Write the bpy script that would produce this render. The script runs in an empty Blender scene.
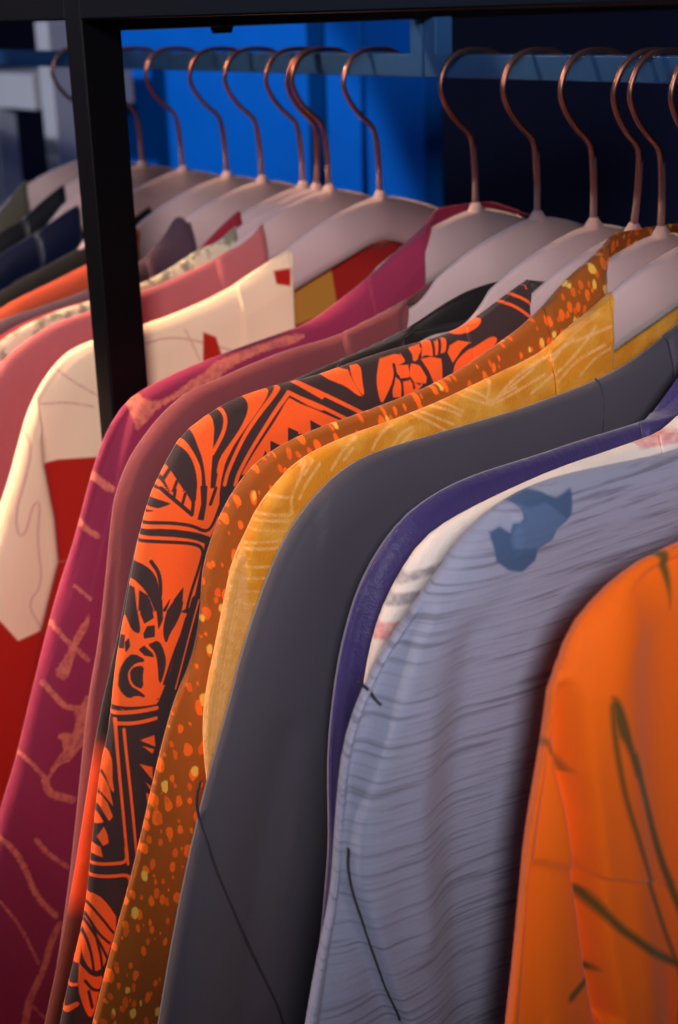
import bpy, bmesh, math, random
import numpy as np
from mathutils import Vector, Matrix

sc = bpy.context.scene
COL = sc.collection
# ---------------------------------------------------------------- camera, world, lights, exposure
# metres; the top of the hanging rail is near z = 0, the rail runs along x, the aisle is towards -y
CAM_R = [[0.58848, 0.248339, -0.769428], [0.807947, -0.216194, 0.548162], [-0.030216, -0.944239, -0.327871]]          # rows: world axes seen in the camera (x right, y down, z forward)
CAM_C = [0.7507, -0.65645, 0.03828]
cam = bpy.data.cameras.new('camera')
cam_ob = bpy.data.objects.new('camera', cam)
COL.objects.link(cam_ob)
Rm = Matrix(CAM_R)
M = Matrix.Identity(4)
for i in range(3):
    M[i][0] = Rm[i][0]; M[i][1] = -Rm[i][1]; M[i][2] = -Rm[i][2]; M[i][3] = CAM_C[i]
cam_ob.matrix_world = M
cam.sensor_fit = 'VERTICAL'
cam.sensor_height = 36.0
cam.lens = 1450.0 * 36.0 / 1024.0
cam.clip_start = 0.02
cam.dof.use_dof = True
cam.dof.focus_distance = 0.70
cam.dof.aperture_fstop = 9.5
sc.camera = cam_ob

w = bpy.data.worlds.new('dim shop air'); sc.world = w
w.use_nodes = True
w.node_tree.nodes['Background'].inputs[0].default_value = (0.50, 0.55, 0.80, 1)
w.node_tree.nodes['Background'].inputs[1].default_value = 0.115

def area(name, loc, target, size, power, color, spread=180):
    l = bpy.data.lights.new(name, 'AREA'); l.shape = 'DISK'; l.size = size
    l.energy = power; l.color = color; l.spread = math.radians(spread)
    o = bpy.data.objects.new(name, l); COL.objects.link(o)
    o.location = loc
    o.rotation_euler = (Vector(target) - Vector(loc)).to_track_quat('-Z', 'Y').to_euler()
    return o
def spot(name, loc, target, angle, power, color, blend=.3, size=.05):
    l = bpy.data.lights.new(name, 'SPOT'); l.spot_size = math.radians(angle); l.spot_blend = blend
    l.energy = power; l.color = color; l.shadow_soft_size = size
    o = bpy.data.objects.new(name, l); COL.objects.link(o)
    o.location = loc
    o.rotation_euler = (Vector(target) - Vector(loc)).to_track_quat('-Z', 'Y').to_euler()
    return o
spot('track spot lamp', (1.75, -1.30, 0.62), (0.12, -0.20, 0.03), 33.5, 158, (1.0, 0.95, 0.93), 1.0, .16)
area('shop window daylight', (-1.1, -1.5, 0.5), (-0.1, -0.25, -0.2), 0.7, 9, (0.42, 0.58, 1.0))
area('warm shop lamp', (-0.60, -1.1, 0.9), (-0.16, -0.33, -0.24), 0.2, 4.2, (1.0, 0.66, 0.38), 40)
spot('added panel spot', (-1.1, -2.0, 0.95), (-1.17, 0.5, -0.46), 22.5, 235, (0.85, 0.93, 1.0), .10, .03)  # added spot on the panels; its cone edge stands in for a diagonal shadow
sc.view_settings.view_transform = 'Standard'
sc.view_settings.look = 'None'
sc.view_settings.gamma = 1.0
sc.view_settings.use_curve_mapping = False
sc.view_settings.exposure = 0.0

# ---------------------------------------------------------------- helpers
def link(o, parent=None):
    COL.objects.link(o)
    if parent: o.parent = parent
    return o
def tag(o, label=None, cat=None, group=None, kind=None):
    if label: o['label'] = label
    if cat: o['category'] = cat
    if group: o['group'] = group
    if kind: o['kind'] = kind
    return o
def empty(name, loc=(0, 0, 0), rz=0):
    o = bpy.data.objects.new(name, None); o.empty_display_size = .05
    o.location = loc; o.rotation_euler = (0, 0, rz)
    return link(o)
def srgb(r, g, b):
    f = lambda c: c / 12.92 if c <= .04045 else ((c + .055) / 1.055) ** 2.4
    return (f(r / 255), f(g / 255), f(b / 255), 1)
def obj(name, bm, mat, parent=None, smooth=True, bevel=0):
    me = bpy.data.meshes.new(name)
    bmesh.ops.recalc_face_normals(bm, faces=bm.faces)
    bm.to_mesh(me); bm.free()
    me.materials.append(mat)
    me.polygons.foreach_set('use_smooth', [smooth] * len(me.polygons))
    o = bpy.data.objects.new(name, me)
    if bevel:
        m = o.modifiers.new('bevel', 'BEVEL'); m.width = bevel; m.segments = 2; m.limit_method = 'ANGLE'
    return link(o, parent)
def box(bm, lo, hi):
    v = [bm.verts.new((x, y, z)) for x in (lo[0], hi[0]) for y in (lo[1], hi[1]) for z in (lo[2], hi[2])]
    for f in ((0, 1, 3, 2), (4, 6, 7, 5), (0, 4, 5, 1), (2, 3, 7, 6), (0, 2, 6, 4), (1, 5, 7, 3)):
        bm.faces.new([v[i] for i in f])
def bar(bm, a, b, w1, w2, up=(0, 0, 1)):
    """square bar from a to b, w1 across, w2 along the up direction"""
    a, b, up = Vector(a), Vector(b), Vector(up)
    d = (b - a).normalized(); s = d.cross(up).normalized(); u = s.cross(d)
    vs = []
    for p in (a, b):
        for i, j in ((-1, -1), (1, -1), (1, 1), (-1, 1)):
            vs.append(bm.verts.new(p + s * i * w1 / 2 + u * j * w2 / 2))
    for f in ((3, 2, 1, 0), (4, 5, 6, 7), (0, 1, 5, 4), (1, 2, 6, 5), (2, 3, 7, 6), (3, 0, 4, 7)):
        bm.faces.new([vs[i] for i in f])
def smooth_path(pts, n=6):
    P = [Vector(p) for p in pts]; out = []
    for i in range(len(P) - 1):
        p0 = P[max(i - 1, 0)]; p1 = P[i]; p2 = P[i + 1]; p3 = P[min(i + 2, len(P) - 1)]
        for k in range(n):
            t = k / n
            out.append(.5 * ((2 * p1) + (p2 - p0) * t + (2 * p0 - 5 * p1 + 4 * p2 - p3) * t * t + (3 * p1 - p0 - 3 * p2 + p3) * t ** 3))
    out.append(P[-1]); return out
def tube(bm, pts, r, seg=10, ry=None):
    rings = []; n = len(pts); prev = None
    for i, p in enumerate(pts):
        d = (pts[min(i + 1, n - 1)] - pts[max(i - 1, 0)]).normalized()
        s = prev if prev else (Vector((1, 0, 0)) if abs(d.x) < .9 else Vector((0, 1, 0)))
        s = (s - d * s.dot(d)).normalized(); prev = s; u = d.cross(s)
        rr = r[i] if isinstance(r, (list, tuple)) else r
        rings.append([bm.verts.new(p + s * rr * math.cos(6.28319 * k / seg) + u * rr * math.sin(6.28319 * k / seg)) for k in range(seg)])
    for a, b in zip(rings, rings[1:]):
        for k in range(seg):
            bm.faces.new((a[k], a[(k + 1) % seg], b[(k + 1) % seg], b[k]))
    bm.faces.new(rings[0][::-1]); bm.faces.new(rings[-1])

# ---------------------------------------------------------------- materials
class NT:
    def __init__(s, name):
        s.m = bpy.data.materials.new(name); s.m.use_nodes = True
        s.t = s.m.node_tree; s.b = s.t.nodes['Principled BSDF']
    def n(s, kind, **kw):
        x = s.t.nodes.new(kind)
        for k, v in kw.items(): setattr(x, k, v)
        return x
    def l(s, a, b): s.t.links.new(a, b)
    def mix(s, fac, a, b, mode='MIX'):
        x = s.n('ShaderNodeMix', data_type='RGBA', blend_type=mode)
        for sock, v in ((x.inputs[0], fac), (x.inputs[6], a), (x.inputs[7], b)):
            if hasattr(v, 'links'): s.l(v, sock)
            else: sock.default_value = v
        return x.outputs[2]
    def math(s, op, a, b=0.0, c=0.0):
        x = s.n('ShaderNodeMath', operation=op)
        for sock, v in zip(x.inputs, (a, b, c)):
            if hasattr(v, 'links'): s.l(v, sock)
            else: sock.default_value = v
        return x.outputs[0]
    def mapr(s, v, a, b, c=0.0, d=1.0):
        x = s.n('ShaderNodeMapRange'); s.l(v, x.inputs[0])
        for i, q in enumerate((a, b, c, d)): x.inputs[1 + i].default_value = q
        return x.outputs[0]
    def coords(s, scale, rot=(0, 0, 0)):
        tc = s.n('ShaderNodeTexCoord'); mp = s.n('ShaderNodeMapping')
        s.l(tc.outputs['Object'], mp.inputs[0]); mp.inputs['Scale'].default_value = scale; mp.inputs['Rotation'].default_value = rot
        return mp.outputs[0]
    def noise(s, vec, scale=1.0, detail=3.0, rough=.5):
        x = s.n('ShaderNodeTexNoise'); s.l(vec, x.inputs['Vector'])
        x.inputs['Scale'].default_value = scale; x.inputs['Detail'].default_value = detail; x.inputs['Roughness'].default_value = rough
        return x.outputs[0]
    def bump(s, h, strength=.3, dist=.001):
        x = s.n('ShaderNodeBump'); s.l(h, x.inputs['Height']); x.inputs['Strength'].default_value = strength; x.inputs['Distance'].default_value = dist
        s.l(x.outputs[0], s.b.inputs['Normal']); return x

def plain(name, col, rough=.6, metal=0.0, noise=0.0):
    t = NT(name)
    t.b.inputs['Base Color'].default_value = col
    t.b.inputs['Roughness'].default_value = rough; t.b.inputs['Metallic'].default_value = metal
    if noise:
        n = t.noise(t.coords((14, 14, 14)), 1.0, 4)
        f = t.mapr(n, .3, .7, 1 - noise, 1 + noise)
        c = t.mix(1.0, col, (1, 1, 1, 1), 'MULTIPLY')
        x = t.n('ShaderNodeVectorMath', operation='SCALE'); t.l(c, x.inputs[0]); t.l(f, x.inputs['Scale'])
        t.l(x.outputs[0], t.b.inputs['Base Color'])
    return t.m

def fabric(name, base, layers=(), rough=.75, sheen=.15, weave=.25, crinkle=None, vary=.08, extra=None, fuzz=0.0, edge=.0005):
    """layers: (attribute, colour): printed figures held as a distance field on the cloth"""
    t = NT(name)
    ob = t.coords((1, 1, 1))
    n = t.noise(t.coords((30, 22, 9)), 1.0, 3)
    col = t.mix(t.mapr(n, .3, .7), tuple(c * (1 - vary) for c in base[:3]) + (1,), tuple(min(1, c * (1 + vary)) for c in base[:3]) + (1,))
    if extra: col = extra(t, col)
    for at, c2 in layers:
        a = t.n('ShaderNodeAttribute', attribute_name=at)
        d = a.outputs['Fac']
        if fuzz:
            fz = t.noise(t.coords((420, 420, 420)), 1.0, 2)
            d = t.math('ADD', d, t.math('MULTIPLY', t.math('SUBTRACT', fz, .5), fuzz))
        f = t.mapr(d, edge, -edge)
        if fuzz:
            f = t.math('MULTIPLY', f, t.mapr(t.noise(t.coords((260, 260, 260)), 1.0, 2), .3, .6, .45, 1.0))
        col = t.mix(f, col, c2)
    t.l(col, t.b.inputs['Base Color'])
    t.b.inputs['Roughness'].default_value = rough
    t.b.inputs['Sheen Weight'].default_value = sheen
    t.b.inputs['Sheen Roughness'].default_value = .5
    t.b.inputs['Specular IOR Level'].default_value = .25
    h = t.noise(t.coords((900, 900, 900)), 1.0, 1)
    h = t.math('MULTIPLY', h, weave)
    if crinkle:
        for sy, sz, rot, amt in crinkle:
            c = t.noise(t.coords((8, sy, sz), (rot, 0, 0)), 1.0, 3)
            h = t.math('ADD', h, t.math('MULTIPLY', c, amt))
    t.bump(h, .7, .0012)
    return t.m
def m_speckle(t, col):
    """resist dyed dots: orange ones and fewer yellow ones on brown"""
    out = col
    for sy, sz, r0, c2, keep in ((150, 82, .26, srgb(240, 104, 16), .85), (170, 90, .21, srgb(222, 92, 20), .6), (130, 74, .19, srgb(230, 178, 74), .4)):
        nz = t.n('ShaderNodeTexNoise'); t.l(t.coords((160, 160, 160)), nz.inputs['Vector']); nz.inputs['Scale'].default_value = 1
        tc = t.n('ShaderNodeTexCoord'); sx = t.n('ShaderNodeSeparateXYZ'); t.l(tc.outputs['Object'], sx.inputs[0])
        cb = t.n('ShaderNodeCombineXYZ'); t.l(t.math('MULTIPLY', sx.outputs[1], sy), cb.inputs[0]); t.l(t.math('MULTIPLY', sx.outputs[2], sz), cb.inputs[1])
        mp = cb.outputs[0]
        ad = t.n('ShaderNodeVectorMath', operation='MULTIPLY_ADD')
        t.l(nz.outputs[1], ad.inputs[0]); ad.inputs[1].default_value = (.3, .3, .3); t.l(mp, ad.inputs[2])
        v = t.n('ShaderNodeTexVoronoi', voronoi_dimensions='2D'); t.l(ad.outputs[0], v.inputs['Vector']); v.inputs['Scale'].default_value = 1
        sep = t.n('ShaderNodeSeparateColor'); t.l(v.outputs['Color'], sep.inputs[0])
        rad = t.math('MULTIPLY', t.mapr(sep.outputs[0], 1 - keep, 1.0, 0.0, 1.0), r0)
        rad = t.math('ADD', rad, t.mapr(sep.outputs[0], 1 - keep - .001, 1 - keep, -.2, .07))
        f = t.mapr(t.math('SUBTRACT', v.outputs['Distance'], rad), .04, -.04)
        out = t.mix(f, out, c2)
    return out
def m_crepe_lines(t, col):
    n = t.noise(t.coords((4, 15, 400), (math.radians(-16), 0, 0)), 1.0, 3, .6)
    f = t.mapr(n, .52, .66, 0, .75)
    return t.mix(f, col, srgb(100, 98, 118))
def m_yellow_leaf(t, col):
    n = t.noise(t.coords((60, 60, 60)), 1.0, 3)
    return t.mix(t.mapr(n, .45, .75), col, srgb(222, 160, 62))
def m_speck_green(t, col):
    n = t.noise(t.coords((90, 90, 90)), 1.0, 2)
    return t.mix(t.mapr(n, .5, .62), col, srgb(134, 128, 110))
def m_fade(t, col):
    """dip dyed: dark top, a bright orange red band, dark hem"""
    tc = t.n('ShaderNodeTexCoord'); s = t.n('ShaderNodeSeparateXYZ'); t.l(tc.outputs['Object'], s.inputs[0])
    f = t.math('MULTIPLY', t.mapr(s.outputs[2], -.325, -.345), t.mapr(s.outputs[2], -.425, -.41))
    col = t.mix(t.mapr(s.outputs[2], -.32, -.33), col, srgb(96, 32, 22))
    return t.mix(f, col, srgb(218, 64, 14))

MAT = {
 'orange': fabric('bright orange crepe', srgb(252, 106, 4), [('p1', srgb(108, 76, 26))], vary=.05, weave=.12, edge=.0012),
 'bluegrey': fabric('blue grey crinkled crepe', srgb(142, 147, 174), [('p1', srgb(62, 86, 124)), ('p2', srgb(78, 102, 142))], crinkle=[(15, 400, math.radians(-16), .8), (8, 120, math.radians(-14), .4)], vary=.03, extra=m_crepe_lines, edge=.0006),
 'white': fabric('white woven cotton', srgb(226, 212, 206), [('p1', srgb(150, 142, 146)), ('p2', srgb(214, 140, 140))], weave=.4, fuzz=.0008, edge=.0007),
 'purple': fabric('dark violet crinkled silk', srgb(46, 38, 94), crinkle=[(60, 60, .3, 1.2), (160, 160, 0, .6)], rough=.5, sheen=.3),
 'charcoal': fabric('charcoal silk crepe', srgb(68, 64, 76), weave=.15, vary=.03, rough=.65, sheen=.2),
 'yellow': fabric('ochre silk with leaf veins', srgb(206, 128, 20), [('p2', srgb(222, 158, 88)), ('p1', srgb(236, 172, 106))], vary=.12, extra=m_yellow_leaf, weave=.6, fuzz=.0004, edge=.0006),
 'brown': fabric('rust brown speckled silk', srgb(146, 76, 14), extra=m_speckle, vary=.12),
 'orangeblack': fabric('black silk printed with orange flowers', srgb(60, 42, 44), [('p1', srgb(255, 98, 36))], vary=.04, weave=.2, edge=.0003),
 'black': fabric('black silk dyed red', srgb(20, 12, 16), extra=m_fade),
 'plum': fabric('plain plum wool', srgb(124, 56, 62), weave=.2, vary=.04),
 'burgundy': fabric('burgundy silk with pale bands', srgb(142, 36, 72), [('p1', srgb(208, 110, 92))], vary=.1, fuzz=.0022, edge=.0006),
 'cream': fabric('cream silk with red panels', srgb(242, 208, 176), [('p2', srgb(206, 150, 140)), ('p1', srgb(176, 22, 6))], vary=.04, edge=.0008),
 'rose': fabric('dusty rose silk', srgb(180, 96, 100), vary=.08),
 'green': fabric('pale celadon silk', srgb(204, 192, 168), vary=.1, extra=m_speck_green),
 'darkred': fabric('dark red silk', srgb(140, 24, 44)),
 'mauve': fabric('dark mauve wool', srgb(74, 52, 66)),
 'rust': fabric('rust orange silk', srgb(178, 70, 42)),
 'ink': fabric('ink black wool', srgb(12, 12, 16)),
 'navy': fabric('midnight satin', srgb(12, 18, 46), rough=.3),
 'blackfar': fabric('black satin', srgb(10, 11, 20), rough=.35),
 'olive': fabric('olive grey wool', srgb(78, 74, 62)),
}
LINING = fabric('dark red lining', srgb(150, 20, 14), [('p1', srgb(176, 120, 44))])
STEEL = plain('black powder coated steel', srgb(4, 4, 7), .4)
STEEL.node_tree.nodes['Principled BSDF'].inputs['Specular IOR Level'].default_value = .12
RAILM = plain('steel rail with painted blue reflection', srgb(40, 82, 134), .45, .2)  # grey steel; the blue is reflected panel light put into the base colour
COPPER = plain('rose gold wire', srgb(178, 128, 116), .36, 1.0)
SLEEVEM = plain('pinkish stem coating', srgb(172, 138, 136), .5)
VELVET = fabric('blush velvet flock', srgb(196, 166, 168), sheen=.35, rough=.9, weave=.3, vary=.03)
BLUE = plain('blue painted panel', srgb(0, 82, 172), .5, 0, .05)
BLUE.node_tree.nodes['Principled BSDF'].inputs['Specular IOR Level'].default_value = .1
NAVY = plain('dark navy wall paint', srgb(18, 27, 68), .8, 0, .1)
FLOORM = plain('dark grey concrete', srgb(70, 66, 66), .7, 0, .15)
WHITE = plain('white painted wood', srgb(142, 140, 150), .5, 0, .04)
BRASS = plain('pale steel screw', srgb(40, 40, 46), .4, .8)

# ---------------------------------------------------------------- setting
FLOOR_Z = -1.42
bm = bmesh.new(); box(bm, (-4.5, -4, FLOOR_Z - .05), (4, 1.3, FLOOR_Z)); tag(obj('floor', bm, FLOORM, None, False), kind='structure')
bm = bmesh.new(); box(bm, (-4.5, 1.2, FLOOR_Z), (4, 1.3, 1.6)); tag(obj('wall_back', bm, NAVY, None, False), kind='structure')
bm = bmesh.new(); box(bm, (-4.6, -4, FLOOR_Z), (-4.5, 1.3, 1.6)); tag(obj('wall_left', bm, NAVY, None, False), kind='structure')
PANELS = [(-1.70, -.915, 'broad blue upright panel behind the hangers nearest the black post', 'broad'),
          (-.872, -.797, 'narrow blue upright panel between the two dark gaps behind the rail', 'narrow'),
          (-.785, -.668, 'blue upright panel half in shadow behind the joint of the rail', 'end')]
for x0, x1, lab, _ in PANELS:
    bm = bmesh.new(); box(bm, (x0, .50, FLOOR_Z), (x1, .53, .55))
    o = obj('display_panel', bm, BLUE, None, False, .002)
    tag(o, lab, 'panel')

# ---------------------------------------------------------------- clothes rack
rack = empty('clothes_rack', (-.046, 0, FLOOR_Z))
tag(rack, 'black square-tube steel clothes rack holding the row of hanging kimono jackets', 'clothes rack')
RZ = -FLOOR_Z
def rbox(name, lo, hi, mat, bevel=.0012, parent=rack):
    bm = bmesh.new(); box(bm, (lo[0] + .046, lo[1], lo[2] + RZ), (hi[0] + .046, hi[1], hi[2] + RZ))
    return obj(name, bm, mat, parent, False, bevel)
XP = -.056                                   # the middle frame
frames = [(-1.82, -1.80), (-.056, -.036), (.98, 1.0)]
YF, YB = (-.265, -.239), (.33, .359)
for x0, x1 in frames:
    for y0, y1 in (YF, YB):
        p = rbox('post', (x0, y0, FLOOR_Z + .004), (x1, y1, 0.105), STEEL)
        rbox('foot_pad', (x0 - .006, y0 - .006, FLOOR_Z), (x1 + .006, y1 + .006, FLOOR_Z + .006), STEEL, .001, p)
        p_ = p.children[0] if p.children else None
    b = rbox('cross_beam', (x0, YF[1], .030), (x1, YB[0], 0.105), STEEL)
for y0, y1 in (YF,):
    for (a, b_) in ((frames[0][1], frames[1][0]), (frames[1][1], frames[2][0])):
        rbox('long_beam', (a, y0, .0365), (b_, y1, 0.105), STEEL)
bm = bmesh.new()
tube(bm, [Vector((0, -.165, .0262 + RZ)), Vector((0, -.165, .031 + RZ))], [.006, .0075], 6)
obj('bolt', bm, STEEL, rack, False)
def rail_bay(xa, xb):
    """a rail with its two end drops, mitred like a bent square frame"""
    t = .012; h = .0075
    bm = bmesh.new()
    P = lambda x, z, y: bm.verts.new((x + .046, y, z + RZ))
    prof = [(xa, -h), (xb, -h), (xb, .031), (xb - t, .031), (xb - t, h), (xa + t, h), (xa + t, .031), (xa, .031)]
    F = [P(x, z, -h) for x, z in prof]; Bk = [P(x, z, h) for x, z in prof]
    for q in ((0, 1, 4, 5), (1, 2, 3, 4), (0, 5, 6, 7)):
        bm.faces.new([F[i] for i in q]); bm.faces.new([Bk[i] for i in q][::-1])
    for i in range(8):
        j = (i + 1) % 8
        bm.faces.new((F[j], F[i], Bk[i], Bk[j]))
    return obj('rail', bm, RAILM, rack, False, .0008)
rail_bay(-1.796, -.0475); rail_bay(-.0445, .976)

# ---------------------------------------------------------------- white shelf stand beyond the far end of the rack
lad = empty('shelf_stand', (-1.48, .38, FLOOR_Z))
tag(lad, 'white wooden shelf stand with square uprights beyond the far end of the rack', 'shelf')
def L(name, a, b, w1, w2, up=(0, 0, 1)):
    bm = bmesh.new(); o0 = Vector((-1.48, .38, FLOOR_Z))
    bar(bm, Vector(a) - o0, Vector(b) - o0, w1, w2, up); return obj(name, bm, WHITE, lad, False, .003)
L('upright', (-1.305, .32, FLOOR_Z), (-1.305, .32, .034), .042, .036, (0, 1, 0))
L('upright', (-1.475, .30, FLOOR_Z), (-1.475, .30, -.092), .042, .036, (0, 1, 0))
L('shelf_board', (-1.70, .375, -.066), (-1.327, .375, -.066), .17, .052)
L('side_rail', (-1.305, .34, -.078), (-1.305, .40, -.078), .03, .028)
L('side_rail', (-1.305, .34, -1.0), (-1.305, .40, -1.0), .03, .028)
L('shelf_board', (-1.70, .375, -.62), (-1.327, .375, -.62), .17, .04)


# ---------------------------------------------------------------- hangers
HOOK = [(.1, -96), (0, -94.5), (-.4, -79.8), (-1.7, -63.3), (-3.5, -47.5), (-7.8, -40.8), (-16.5, -33.8), (-25, -24.4), (-29.9, -14.7), (-29.9, -7.3), (-25.6, 1.8), (-18, 7.6), (-8.6, 10), (1.7, 10.2), (12, 9), (19, 6), (23, 2)]
ARM = [(0, -.0925), (.012, -.0935), (.03, -.098), (.055, -.1065), (.08, -.1185), (.10, -.130), (.13, -.142), (.16, -.149), (.19, -.154), (.212, -.162)]
ARM = [(p.x, p.y) for p in smooth_path([(a, b, 0) for a, b in ARM], 6)]
def lerp_tab(tab, y):
    for (a, za), (b, zb) in zip(tab, tab[1:]):
        if y <= b: return za + (zb - za) * (y - a) / (b - a)
    return tab[-1][1]
def make_hanger(X, label, ridge=None, lean=0.0, low=0.0):
    root = empty('coat_hanger', (X, 0, 0))
    tag(root, label, 'hanger', 'blush velvet hangers along the rail')
    # arms: a flat shaped bar, arched underneath
    def top(y):
        z = lerp_tab(ARM, y)
        y0 = .012 if low else .085
        if ridge is not None and y > y0:
            k = min(1, (y - y0) / .03)
            rz = np.interp(-y, ridge[::-1, 0], ridge[::-1, 1]) - .0045
            z = z * (1 - k) + min(z, rz) * k
        return z
    ys = [i * .212 / 40 for i in range(41)]
    T = [top(y) for y in ys]
    hh = [.031 + .004 * math.sin(min(1, y / .09) * math.pi) - max(0, (y - .11) / .1) * .012 for y in ys]
    hh[-1] = .010; hh[-2] = .015
    bm = bmesh.new(); th = .0042
    Y = [-y for y in ys[::-1]] + ys[1:]; TT = T[::-1] + T[1:]; HH = hh[::-1] + hh[1:]
    rows = []
    for y, z, h in zip(Y, TT, HH):
        ring = []; tq = th * (1 - .45 * min(1, max(0, (abs(y) - .04) / .05))) + .0022 * math.exp(-(y / .013) ** 2)
        for dx, dz in ((-1, -.25), (-.7, -.12), (0, 0), (.7, -.12), (1, -.25), (1, -.8), (.5, -1), (-.5, -1), (-1, -.8)):
            ring.append(bm.verts.new((dx * tq, y, z + dz * (h if dz < -.3 else .010 if dz == -.25 else .010 * 1.0))))
        rows.append(ring)
    for a, b in zip(rows, rows[1:]):
        for k in range(9): bm.faces.new((a[k], a[(k + 1) % 9], b[(k + 1) % 9], b[k]))
    bm.faces.new(rows[0]); bm.faces.new(rows[-1][::-1])
    obj('hanger_arms', bm, VELVET, root)
    bm = bmesh.new()
    tube(bm, [Vector((0, 0, z)) for z in (-.1030, -.1005, -.097, -.0940, -.0912, -.0880)], [.0030, .0058, .0066, .0060, .0046, .0026], 16)
    obj('neck_collar', bm, VELVET, root)
    bm = bmesh.new()
    pts = smooth_path([(lean * (z + 96) / 106, y / 1000, z / 1000) for y, z in HOOK], 5)
    tube(bm, pts, .0018, 10)
    obj('hook', bm, COPPER, root)
    bm = bmesh.new()
    tube(bm, [Vector((lean * (z + .096) / .106, -.0004 - max(0, z + .07) * .09, z)) for z in (-.090, -.075, -.062, -.0535, -.0515)], [.0022, .0021, .0021, .0021, .0018], 10)
    obj('stem_sleeve', bm, SLEEVEM, root)
    return root

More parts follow.
